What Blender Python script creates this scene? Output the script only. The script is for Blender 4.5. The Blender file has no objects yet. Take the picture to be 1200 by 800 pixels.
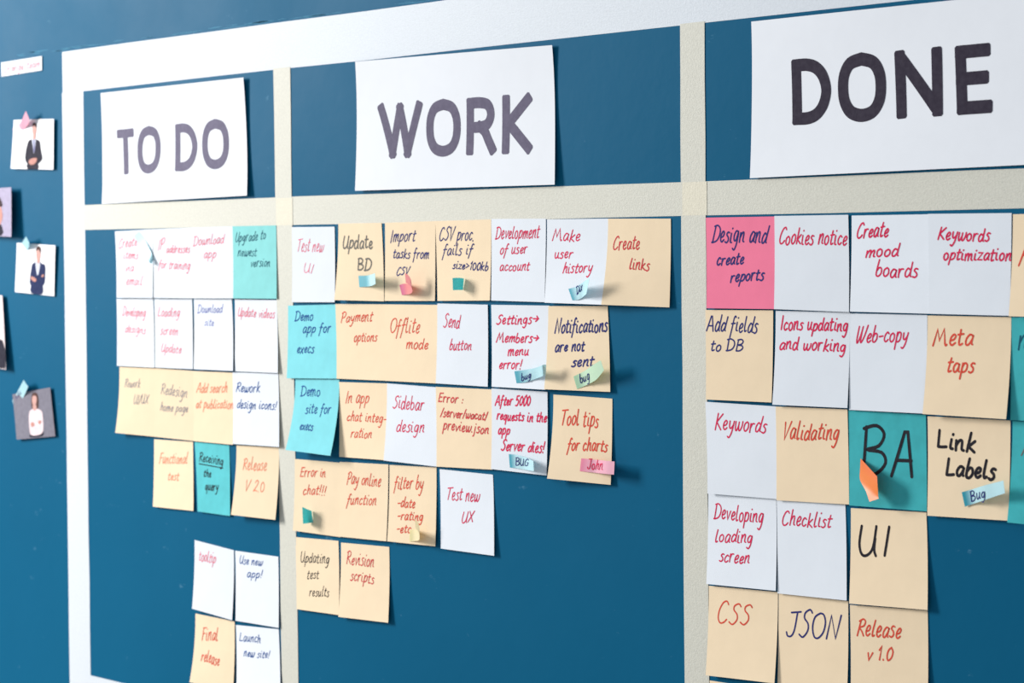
import bpy, math, random
from mathutils import Vector

# ---------------------------------------------------------------- camera, light, exposure
scene = bpy.context.scene
COL = scene.collection
EYE = 1.5
cam_data = bpy.data.cameras.new('camera')
cam_data.sensor_width = 36.0
cam_data.lens = 2693.1137 / 1200.0 * 36.0
cam_data.dof.use_dof = True
cam_data.dof.focus_distance = 1.93
cam_data.dof.aperture_fstop = 13.0
camera = bpy.data.objects.new('camera', cam_data)
COL.objects.link(camera)
from mathutils import Matrix
rot = Matrix.Rotation(math.radians(47.864), 4, 'Z') @ Matrix.Rotation(math.radians(90 - 2.160), 4, 'X') @ Matrix.Rotation(math.radians(-0.429), 4, 'Z')
camera.matrix_world = Matrix.Translation((0, -1.41397, EYE)) @ rot
scene.camera = camera

world = bpy.data.worlds.new('room_light')
scene.world = world
world.use_nodes = True
bg = world.node_tree.nodes['Background']
bg.inputs['Color'].default_value = (0.82, 0.90, 1.0, 1)
bg.inputs['Strength'].default_value = 0.49

def area(name, loc, target, sx, sy, power, color):
    l = bpy.data.lights.new(name, 'AREA')
    l.shape = 'RECTANGLE'; l.size = sx; l.size_y = sy; l.energy = power; l.color = color
    o = bpy.data.objects.new(name, l); COL.objects.link(o)
    o.location = loc
    o.rotation_euler = (Vector(target) - Vector(loc)).to_track_quat('-Z', 'Y').to_euler()
    return o
area('window_daylight', (-4.55, -1.68, EYE + 0.85), (-1.8, 0, EYE), 0.7, 1.3, 173, (1.0, 0.985, 0.96))

scene.view_settings.view_transform = 'Standard'
scene.view_settings.look = 'None'
scene.view_settings.exposure = 0.0
scene.view_settings.gamma = 1.0
scene.view_settings.use_curve_mapping = False

# ---------------------------------------------------------------- materials
def new_mat(name):
    m = bpy.data.materials.new(name); m.use_nodes = True
    return m, m.node_tree, m.node_tree.nodes['Principled BSDF']

def noise(nt, scale, detail=3.0, stretch=None, rough=0.55):
    tc = nt.nodes.new('ShaderNodeTexCoord')
    mp = nt.nodes.new('ShaderNodeMapping')
    if stretch: mp.inputs['Scale'].default_value = stretch
    n = nt.nodes.new('ShaderNodeTexNoise')
    n.inputs['Scale'].default_value = scale; n.inputs['Detail'].default_value = detail
    n.inputs['Roughness'].default_value = rough
    nt.links.new(tc.outputs['Object'], mp.inputs['Vector']); nt.links.new(mp.outputs['Vector'], n.inputs['Vector'])
    return n

def ramp(nt, src, p0, c0, p1, c1):
    r = nt.nodes.new('ShaderNodeValToRGB')
    r.color_ramp.elements[0].position = p0; r.color_ramp.elements[0].color = (*c0, 1)
    r.color_ramp.elements[1].position = p1; r.color_ramp.elements[1].color = (*c1, 1)
    nt.links.new(src, r.inputs['Fac'])
    return r

def bump(nt, b, src, strength, dist):
    n = nt.nodes.new('ShaderNodeBump')
    n.inputs['Strength'].default_value = strength; n.inputs['Distance'].default_value = dist
    nt.links.new(src, n.inputs['Height']); nt.links.new(n.outputs['Normal'], b.inputs['Normal'])

def paper_mat(name, c, rough=0.75, mottle=0.04, spec=0.1, trans=0.0, bscale=900, bstr=0.15):
    m, nt, b = new_mat(name)
    n = noise(nt, 60, 4)
    r = ramp(nt, n.outputs['Fac'], 0.3, tuple(x * (1 - mottle) for x in c), 0.7, tuple(min(1, x * (1 + mottle)) for x in c))
    oi = nt.nodes.new('ShaderNodeObjectInfo')
    mr = nt.nodes.new('ShaderNodeMapRange'); mr.inputs['To Min'].default_value = 0.94; mr.inputs['To Max'].default_value = 1.02
    nt.links.new(oi.outputs['Random'], mr.inputs['Value'])
    hs = nt.nodes.new('ShaderNodeHueSaturation'); nt.links.new(mr.outputs['Result'], hs.inputs['Value'])
    nt.links.new(r.outputs['Color'], hs.inputs['Color'])
    nt.links.new(hs.outputs['Color'], b.inputs['Base Color'])
    b.inputs['Roughness'].default_value = rough
    b.inputs['Specular IOR Level'].default_value = spec
    f = noise(nt, bscale, 3); bump(nt, b, f.outputs['Fac'], bstr, 0.0002)
    if trans:
        t = nt.nodes.new('ShaderNodeBsdfTranslucent'); nt.links.new(r.outputs['Color'], t.inputs['Color'])
        mx = nt.nodes.new('ShaderNodeMixShader'); mx.inputs['Fac'].default_value = trans
        nt.links.new(b.outputs['BSDF'], mx.inputs[1]); nt.links.new(t.outputs['BSDF'], mx.inputs[2])
        nt.links.new(mx.outputs['Shader'], nt.nodes['Material Output'].inputs['Surface'])
    return m

def flag_mat(name, shaded, pale, trans=0.3, p0=0.06, p1=0.30):
    # index flags: shade at the glued end painted as deeper colour along the strip
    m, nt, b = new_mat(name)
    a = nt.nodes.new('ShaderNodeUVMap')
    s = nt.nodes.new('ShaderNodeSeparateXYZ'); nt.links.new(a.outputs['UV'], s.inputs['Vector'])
    r = ramp(nt, s.outputs['X'], p0, shaded, p1, pale)
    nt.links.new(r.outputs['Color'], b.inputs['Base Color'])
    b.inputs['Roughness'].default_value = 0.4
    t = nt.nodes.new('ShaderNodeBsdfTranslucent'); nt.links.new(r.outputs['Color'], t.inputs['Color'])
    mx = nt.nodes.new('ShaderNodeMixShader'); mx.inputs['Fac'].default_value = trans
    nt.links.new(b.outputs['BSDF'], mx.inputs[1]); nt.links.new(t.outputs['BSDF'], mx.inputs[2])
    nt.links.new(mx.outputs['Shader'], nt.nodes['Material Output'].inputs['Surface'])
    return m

def ink_mat(name, c, rough=0.6):
    m, nt, b = new_mat(name)
    n = noise(nt, 220, 2)
    r = ramp(nt, n.outputs['Fac'], 0.35, c, 0.7, tuple(min(1, x * 1.12 + 0.01) for x in c))
    nt.links.new(r.outputs['Color'], b.inputs['Base Color'])
    b.inputs['Roughness'].default_value = rough; b.inputs['Specular IOR Level'].default_value = 0.04
    return m

def wall_mat():
    m, nt, b = new_mat('blue_paint')
    n = noise(nt, 2.5, 6)
    r = ramp(nt, n.outputs['Fac'], 0.3, (0.0035, 0.099, 0.197), 0.7, (0.0050, 0.113, 0.221))
    # fine scuffs and chalky specks
    s = noise(nt, 38, 9, (1.0, 1.0, 2.2), 0.68)
    sr = ramp(nt, s.outputs['Fac'], 0.665, (0, 0, 0), 0.76, (1, 1, 1))
    mx = nt.nodes.new('ShaderNodeMixRGB')
    mul = nt.nodes.new('ShaderNodeMath'); mul.operation = 'MULTIPLY'; mul.inputs[1].default_value = 0.5
    nt.links.new(sr.outputs['Color'], mul.inputs[0])
    nt.links.new(mul.outputs[0], mx.inputs['Fac'])
    nt.links.new(r.outputs['Color'], mx.inputs['Color1']); mx.inputs['Color2'].default_value = (0.16, 0.36, 0.5, 1)
    nt.links.new(mx.outputs['Color'], b.inputs['Base Color'])
    rr = ramp(nt, noise(nt, 7, 5).outputs['Fac'], 0.3, (0.40, 0.40, 0.40), 0.75, (0.50, 0.50, 0.50))
    nt.links.new(rr.outputs['Color'], b.inputs['Roughness'])
    b.inputs['Specular IOR Level'].default_value = 0.025
    bump(nt, b, noise(nt, 55, 4).outputs['Fac'], 0.10, 0.002)
    return m

def tape_mat(name, c, spread=0.05):
    m, nt, b = new_mat(name)
    n = noise(nt, 420, 5, (1, 1, 1), 0.7)
    r = ramp(nt, n.outputs['Fac'], 0.3, tuple(x * (1 - spread) for x in c), 0.7, tuple(min(1, x * (1 + spread)) for x in c))
    nt.links.new(r.outputs['Color'], b.inputs['Base Color'])
    b.inputs['Roughness'].default_value = 0.6; b.inputs['Specular IOR Level'].default_value = 0.3
    bump(nt, b, noise(nt, 650, 4, (1, 1, 1), 0.7).outputs['Fac'], 0.5, 0.0006)
    return m

M = {
 'wall': wall_mat(),
 'white_tape': tape_mat('white_tape', (0.66, 0.70, 0.745)),
 'cream_tape': tape_mat('cream_tape', (0.645, 0.63, 0.545), 0.07),
 'cream_tape_double': tape_mat('cream_tape_double', (0.74, 0.69, 0.55), 0.06),
 'sheet': paper_mat('sheet_paper', (0.84, 0.86, 0.90), mottle=0.01, bscale=90, bstr=0.12),
 'white': paper_mat('white_note', (0.80, 0.835, 0.885), mottle=0.012),
 'tan': paper_mat('tan_note', (0.91, 0.725, 0.50), mottle=0.02),
 'teal': paper_mat('teal_note', (0.055, 0.44, 0.47), mottle=0.10),
 'teal_mid': paper_mat('teal_note_mid', (0.11, 0.54, 0.58), mottle=0.07),
 'teal_pale': paper_mat('teal_note_pale', (0.27, 0.69, 0.68), mottle=0.05),
 'cyan': paper_mat('cyan_note', (0.23, 0.68, 0.74), mottle=0.05),
 'pink': paper_mat('pink_note', (0.90, 0.21, 0.335), mottle=0.03),
 'floor': paper_mat('floor_vinyl', (0.35, 0.33, 0.30), rough=0.5),
}
FLAGM = {
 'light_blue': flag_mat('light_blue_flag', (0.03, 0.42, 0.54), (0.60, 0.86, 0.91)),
 'shaded_end_blue': flag_mat('shaded_end_blue_flag', (0.04, 0.45, 0.56), (0.62, 0.87, 0.92), 0.3, 0.40, 0.68),  # teal over the glued half is painted shade
 'pale_blue': flag_mat('pale_blue_flag', (0.50, 0.80, 0.86), (0.55, 0.82, 0.88)),
 'rose': flag_mat('rose_flag', (0.72, 0.10, 0.26), (0.85, 0.30, 0.30)),
 'teal_flag': flag_mat('teal_flag', (0.16, 0.68, 0.70), (0.16, 0.70, 0.72), 0.5),
 'pale_green': flag_mat('pale_green_flag', (0.42, 0.68, 0.45), (0.66, 0.86, 0.66)),
 'pink_flag': flag_mat('pink_flag', (0.86, 0.27, 0.42), (0.92, 0.48, 0.60)),
 'pale_yellow': flag_mat('pale_yellow_flag', (0.86, 0.78, 0.42), (0.90, 0.80, 0.52)),
 'orange': flag_mat('orange_flag', (0.93, 0.19, 0.006), (0.95, 0.24, 0.012)),
}
INKC = {
 'red': (0.60, 0.045, 0.055), 'crimson': (0.66, 0.02, 0.085), 'orange_red': (0.68, 0.075, 0.045), 'navy': (0.025, 0.03, 0.16),
 'black': (0.018, 0.016, 0.022), 'blue': (0.01, 0.07, 0.28), 'grey': (0.16, 0.15, 0.13), 'dark_teal': (0.01, 0.10, 0.15),
 'faint_red': (0.76, 0.17, 0.24), 'faint_orange': (0.78, 0.24, 0.14), 'faint_blue': (0.16, 0.18, 0.45), 'faint_grey': (0.28, 0.25, 0.27),
 'ink_haze': (0.15, 0.135, 0.20), 'ink_half_haze': (0.125, 0.11, 0.165), 'ink_dark': (0.035, 0.028, 0.045), 'strip_pink': (0.80, 0.30, 0.36),  # sign inks for TO DO and WORK paled, haze painted into the colour
 'photo_white': (0.86, 0.86, 0.88), 'photo_grey': (0.19, 0.18, 0.22), 'photo_purple': (0.36, 0.32, 0.44), 'photo_beige': (0.72, 0.62, 0.62),
 'suit_black': (0.018, 0.016, 0.03), 'suit_navy': (0.012, 0.022, 0.085), 'scratch': (0.045, 0.20, 0.32), 'shirt_white': (0.60, 0.62, 0.72), 'shirt_pink': (0.74, 0.60, 0.62),
 'tie_grey': (0.20, 0.20, 0.36), 'skin': (0.58, 0.33, 0.29), 'skin_warm': (0.52, 0.25, 0.21), 'hair_dark': (0.05, 0.03, 0.035), 'hair_brown': (0.09, 0.045, 0.04),
}
for k, c in INKC.items():
    M[k] = ink_mat(k, c, 0.35 if k.startswith('photo') else 0.6)

# ---------------------------------------------------------------- helpers
def link(name, verts, faces, mat, origin=(0, 0, 0), parent=None, uvs=None, smooth=0):
    me = bpy.data.meshes.new(name)
    if parent is not None:
        ox, oy, oz = parent.location
    else:
        ox, oy, oz = origin
    me.from_pydata([(x - ox, y - oy, z - oz) for x, y, z in verts], [], faces)
    me.materials.append(mat)
    if uvs:
        ul = me.uv_layers.new(name='UVMap')
        for lp in me.loops:
            ul.data[lp.index].uv = uvs[lp.vertex_index]
    if smooth:
        # curved faces shade smoothly, the cut rim of the paper stays crisp
        cnt = {}
        for pl in me.polygons:
            pl.use_smooth = True
        me.update()
        rim = set(range(smooth, len(me.polygons)))
        for pl in me.polygons:
            if pl.index in rim:
                for ek in pl.edge_keys: cnt[ek] = True
        for e in me.edges:
            if e.key in cnt: e.use_edge_sharp = True
    me.update()
    o = bpy.data.objects.new(name, me)
    COL.objects.link(o)
    if parent is not None: o.parent = parent
    else: o.location = origin
    return o

def tag(o, label, cat, group=None):
    o['label'] = label; o['category'] = cat
    if group: o['group'] = group
    return o

def box(name, x0, x1, y0, y1, z0, z1, mat):
    v = [(x, y, z) for x in (x0, x1) for y in (y0, y1) for z in (z0, z1)]
    f = [(0, 1, 3, 2), (4, 6, 7, 5), (0, 4, 5, 1), (2, 3, 7, 6), (0, 2, 6, 4), (1, 5, 7, 3)]
    c = ((x0 + x1) / 2, (y0 + y1) / 2, z0)
    return link(name, v, f, mat, origin=c)

class Sheet:
    """paper hanging on the wall: four corners [x, z, height off wall], curling outwards towards the bottom"""
    def __init__(s, c, power=1.9, bow=0.0, wave=0.0, seed=0):
        s.c = c; s.p = power; s.bow = bow; s.wave = wave; s.ph = seed * 1.7
    def at(s, u, v, lift=0.0):
        (a, b, c, d) = s.c
        w = ((1 - u) * (1 - v), u * (1 - v), u * v, (1 - u) * v)
        x = sum(k * q[0] for k, q in zip(w, s.c)); z = sum(k * q[1] for k, q in zip(w, s.c))
        t = max(0.0, v) ** s.p
        h = (1 - t) * ((1 - u) * a[2] + u * b[2]) + t * ((1 - u) * d[2] + u * c[2])
        h -= s.bow * 4 * v * (1 - v) * 0.5
        h += s.wave * math.sin(u * 7 + s.ph) * math.sin(v * 5 + s.ph * .6)
        return (x, -(max(h, 0.0003) + lift), z)

def sheet_mesh(S, nu, nv, thick=0.00012):
    verts = []; faces = []
    for k in (0, 1):
        for j in range(nv + 1):
            for i in range(nu + 1):
                x, y, z = S.at(i / nu, j / nv)
                verts.append((x, y + k * thick, z))
    n = (nu + 1) * (nv + 1); W = nu + 1
    for j in range(nv):
        for i in range(nu):
            a = j * W + i
            faces.append((a, a + W, a + W + 1, a + 1))
            faces.append((n + a, n + a + 1, n + a + W + 1, n + a + W))
    for i in range(nu):
        faces.append((i, i + 1, n + i + 1, n + i)); a = nv * W + i
        faces.append((a, n + a, n + a + 1, a + 1))
    for j in range(nv):
        a = j * W; faces.append((a, n + a, n + a + W, a + W))
        a = j * W + nu; faces.append((a, a + W, n + a + W, n + a))
    return verts, faces

# ---- single stroke handwriting: width | stroke | stroke ...   ('!' = straight segments)
GL = {
'A': '7|!0,0 3,10 4,10 6.6,0|!1.4,3.6 6,3.6', 'B': '6.5|!0.6,10 0.9,0|0,9.6 3,10.2 5,8.4 4,6 1.2,5.2 4.8,4.6 6,2.4 4,0.2 0.9,0',
'G': '6.4|5.6,8.6 4.4,10 2.4,9 0.8,5.6 0.7,2 2.2,0 4.2,0.4 5.6,2 5.8,4.6|!3.6,4.4 6,4.6',
'C': '6|5.6,8.6 4.4,10 2.4,9 0.8,5.6 0.7,2 2.2,0 4.2,0.5 5.6,2', 'D': '7|!1.2,9.6 0.9,0|0,9.4 3,10 6,8 6.6,4.5 4.8,1.2 0.9,0 0,0.3',
'E': '5.5|!5.2,9.8 1,9.6 0.7,0.2 5,0.4|!0.9,5.2 4.2,5.4', 'F': '5|!1,9.8 0.6,0|!0.2,9.6 5,10|!0.8,5.4 4,5.6', 'I': '2.2|!1.2,10 0.8,0',
'J': '6|!1,9.6 6,10|4.2,9.8 4.2,3 3.2,0.3 1.2,0.2 0.2,1.8', 'K': '6|!1.2,10 0.6,0|!5.4,9.8 1,4.8 5.6,0.2', 'L': '5.5|!1,10 0.7,0.4|0.7,0.4 3,0.5 5.2,0.9',
'M': '8.5|!0,0 1.8,9.6 3.6,3 5.8,9.8 7.2,1|7.2,1 7.8,0 8.4,0.6', 'N': '6.6|!0.4,0 1.4,10 5,0.2 6.4,10.2', 'O': '7|3.4,10 0.9,8.4 0.3,4.5 1.8,0.6 4,0 6.2,2.4 6.6,6.4 5.2,9.4 3.4,10',
'P': '5.5|!1.2,9.6 0.7,0|0,8.6 2.6,10.2 5,9 4.6,6 2.6,4.6 1,4.8', 'R': '6|!1.2,9.6 0.7,0|0,8.8 2.8,10.2 5,8.8 4.4,6.2 1.2,5 3.6,3 5.8,0.2',
'S': '5.5|5.4,9 4,10.2 1.8,9 1.8,7 4,5 4.4,2.4 2.4,0 0.2,1', 'T': '6.5|!0,9.5 6.6,10.2|!3.2,9.8 2.9,0', 'U': '6.4|0.8,10 0.5,4 1.6,0.4 3.4,0.2 5,2.8 5.6,10|5.5,6 5.5,2 6.2,0',
'V': '6|!0.4,10 2.4,0 5.8,10.4', 'W': '8.5|0.6,10 0.8,2 1.8,0 3.4,4 4.2,9.8|4,8 4.2,1.6 5.2,0.2 7,4 8.4,10.4', 'X': '6|!0.4,10 5.4,0|!5.6,10 0.2,0',
'a': '5|4.2,5.4 2.2,6 0.6,3.4 1,0.6 2.6,0.4 4.2,3.6 4.4,5.8 4.2,1.4 5,0.4', 'b': '4.6|1.2,10.4 0.6,4 0.8,0.6 2.6,0 4.2,2 3.8,4.8 2.2,5.4 0.8,3.6',
'c': '4.2|3.9,5 2.4,6 0.8,4 0.7,1.4 2.2,0.1 4,1.4', 'd': '5|4,4.8 2.2,6 0.6,3.4 0.9,0.6 2.6,0.4 4.2,3.6 4.9,10.2|4.6,7 4.3,1.6 5,0.4',
'e': '4.2|0.8,2.6 2.8,3.2 3.6,5 2.4,6 0.9,4.2 0.8,1.4 2.2,0.1 4,1.4', 'f': '4|3.9,9.6 3,10.4 2,8.6 1.4,2 0.7,-3.6|!0.2,5.4 3.8,5.8',
'g': '5|4.2,5.4 2.2,6 0.6,3.6 1.2,0.9 3,1.2 4.3,5.6 3.9,-1 2.4,-4.2 0.6,-3.4', 'h': '5|1.2,10.2 0.7,0|0.8,3 2.4,5.8 3.8,5.6 3.9,1.2 5,0.3', 'i': '2.4|0.7,5.8 0.8,1 2.2,0.4|1,8.4 1.2,8.8',
'j': '3|1.6,5.8 1.4,-2.4 0.2,-4|1.7,8.4 1.9,8.8', 'k': '4.6|1.2,10.2 0.6,0|!4,6 1,2.8 4.6,0.1', 'l': '2.8|1,10.2 0.6,3 1.2,0.2 2.6,0.8',
'm': '7|0.5,5.8 0.7,0|0.7,3 2,5.8 3.2,5.6 3.3,0|3.4,3 4.8,5.8 5.9,5.4 5.9,1.2 7,0.4', 'n': '5|0.5,5.8 0.6,0|0.7,3 2.2,5.8 3.6,5.6 3.7,1.2 4.9,0.4',
'o': '4.6|2.4,6 0.7,4.6 0.6,1.6 2.2,0 4,1.8 3.8,4.8 2.4,6', 'p': '4.8|0.9,6 0.4,-4.2|0.7,3 2.2,6 4.2,5 4,1.6 2,0.2 0.8,1', 'q': '5|4.2,5.4 2.2,6 0.6,3.6 1.2,0.7 3,1.4 4.3,5.6 4.1,-2 4.2,-4.2',
'r': '4|0.5,5.8 0.7,0|0.7,3 1.8,5.6 3.6,5.8', 's': '3.8|3.5,5.6 2,6 1,4.6 2.8,3 3.2,1.2 1.8,0 0.2,0.6', 't': '3.6|1.8,8.8 1.2,2 1.8,0.2 3.4,0.9|!0.2,6 3.6,6.4',
'u': '5|0.6,5.8 0.7,1.4 1.8,0.1 3.4,2 4,5.8|3.8,3 4,0.8 5,0.3', 'v': '4.2|!0.4,5.8 1.9,0.1 4.2,6', 'w': '6.6|0.5,5.8 0.7,1.2 1.8,0.1 3.2,3 3.4,5.6|3.3,3 3.8,0.5 5,0.4 6.3,3 6.5,6',
'x': '4.4|!0.4,5.8 4,0|!4.2,6 0.2,0', 'y': '4.8|0.6,5.8 0.9,2.4 2.2,1.4 4,3.4 4.4,5.8|4.3,5 3.6,-1 2,-4.2 0.4,-3.6', 'z': '4.2|!0.4,5.6 4,5.6 0.4,0.3 4.2,0.3',
'0': '5|2.6,10 0.8,8 0.5,3.6 2,0 4.2,2 4.6,6.6 2.6,10', '1': '3|!0.4,7 2,10 1.7,0', '2': '5|0.6,7.8 2.2,10 4.2,8.6 3.4,5 0.5,0.3 2.6,0.9 4.8,0.2', '5': '5|!4.6,10 1.4,9.6 1,5.6|1,5.6 3.2,6.2 4.4,3.6 3,0.4 0.6,0.4',
'!': '2.4|!1.6,10 1,3|!0.8,0.6 0.9,0', '.': '1.8|!0.7,0.7 0.9,0', ':': '2.6|!1.2,4.8 1.3,4.2|!1,1.2 1.1,0.6', '-': '4|!0.5,3.6 3.6,4', '/': '3.4|!3,10 0.3,-0.6',
'}': '5|!0.6,7.4 4.4,4.8 0.4,2.2',
'>': '6.5|!0.4,4.8 5.8,4.8|!3.6,7.4 6,4.8 3.4,2.2', '_': '10|!0,0 10,0', ' ': '3',
}
def catmull(P, n=4):
    if len(P) < 3: return P
    Q = [P[0]] + P + [P[-1]]; out = []
    for i in range(1, len(Q) - 2):
        a, b, c, d = Q[i - 1:i + 3]
        for k in range(n):
            t = k / n
            out.append(tuple(0.5 * (2 * b[m] + (c[m] - a[m]) * t + (2 * a[m] - 5 * b[m] + 4 * c[m] - d[m]) * t * t + (3 * b[m] - a[m] - 3 * c[m] + d[m]) * t ** 3) for m in (0, 1)))
    out.append(P[-1]); return out

def glyph(ch):
    parts = GL[ch].split('|'); w = float(parts[0]); st = []
    for s in parts[1:]:
        straight = s.startswith('!')
        P = [tuple(float(t) for t in q.split(',')) for q in s.lstrip('!').split()]
        st.append(P if straight else catmull(P))
    return w, st

def slopes(surf, u, v):
    """how the paper's depth changes along wall x and z at (u, v)"""
    e = 0.01
    a = surf(u - e, v); b = surf(u + e, v); c = surf(u, v - e); d = surf(u, v + e)
    xu, yu, zu = (b[k] - a[k] for k in range(3)); xv, yv, zv = (d[k] - c[k] for k in range(3))
    det = xu * zv - xv * zu
    if abs(det) < 1e-12: return 0.0, 0.0
    lim = lambda t: max(-3.0, min(3.0, t))
    return lim((yu * zv - yv * zu) / det), lim((xu * yv - xv * yu) / det)

def on_paper(surf, u, v, lift):
    p = surf(u, v, lift); sx, sz = slopes(surf, u, v)
    return (p[0], p[1], p[2], sx, sz)

def ribbon(pts, pen, verts, faces, square=False, lift=0.0):
    """pts: points on the paper with its slope there; widen them along the paper"""
    P = [pts[0]]
    for q in pts[1:]:
        if math.hypot(q[0] - P[-1][0], q[2] - P[-1][2]) > pen * 0.12: P.append(q)
    if len(P) < 2: P = [pts[0], (pts[0][0] + pen * .3, pts[0][1], pts[0][2] + pen * .3, pts[0][3], pts[0][4])]
    closed = len(P) > 5 and math.hypot(P[0][0] - P[-1][0], P[0][2] - P[-1][2]) < pen * 0.15
    base = len(verts); n = len(P)
    def seg(a, b):
        dx, dz = b[0] - a[0], b[2] - a[2]; l = math.hypot(dx, dz) or 1
        return dx / l, dz / l
    def put(q, ox, oz):
        verts.append((q[0] + ox, q[1] - lift + q[3] * ox + q[4] * oz, q[2] + oz))
    for i, q in enumerate(P):
        d0 = seg(P[i - 1], q) if i else (seg(P[-2], P[-1]) if closed else seg(P[0], P[1]))
        d1 = seg(q, P[i + 1]) if i < n - 1 else (seg(P[0], P[1]) if closed else d0)
        mx, mz = d0[0] + d1[0], d0[1] + d1[1]; l = math.hypot(mx, mz)
        if l < 0.3: mx, mz, l = d0[0], d0[1], 1
        mx, mz = mx / l, mz / l
        w = pen * 0.5 / max(0.6, mx * d0[0] + mz * d0[1])
        put(q, -mz * w, mx * w); put(q, mz * w, -mx * w)
        if i:
            k = base + 2 * i; faces.append((k - 2, k - 1, k + 1, k))
    if not closed:
        r = pen * 0.5
        prof = ((0.72, 1.0), (1.0, 0.72)) if square else ((.8, .5),)
        for q, d, L, R in ((P[0], seg(P[1], P[0]), base + 1, base), (P[-1], seg(P[-2], P[-1]), base + 2 * n - 2, base + 2 * n - 1)):
            for f, g in prof:
                k = len(verts)
                put(q, (d[0] * f - d[1] * g) * r, (d[1] * f + d[0] * g) * r); put(q, (d[0] * f + d[1] * g) * r, (d[1] * f - d[0] * g) * r)
                faces.append((L, R, k + 1, k)); L, R = k, k + 1

def handwriting(surf, lines, pen, rnd):
    verts, faces = [], []
    k = 0
    for (s, u0, v0, u1, v1, cu, cv) in lines:
        gl = [glyph(c) for c in s]
        gap = 0.9
        tot = sum(g[0] + gap for g in gl) - gap
        x = 0.0
        for (w, strokes) in gl:
            jy = rnd.uniform(-0.45, 0.45); js = rnd.uniform(0.92, 1.1); sl = rnd.uniform(-0.03, 0.10)
            for st in strokes:
                pts = []
                for (gx, gy) in st:
                    t = (x + gx + sl * gy) / tot; y = (gy * js + jy) / 10
                    pts.append(on_paper(surf, u0 + (u1 - u0) * t + cu * y, v0 + (v1 - v0) * t + cv * y, 0.00014))
                ribbon(pts, pen, verts, faces, lift=0.000012 * (k % 5)); k += 1
            x += w + gap
    return verts, faces

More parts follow.
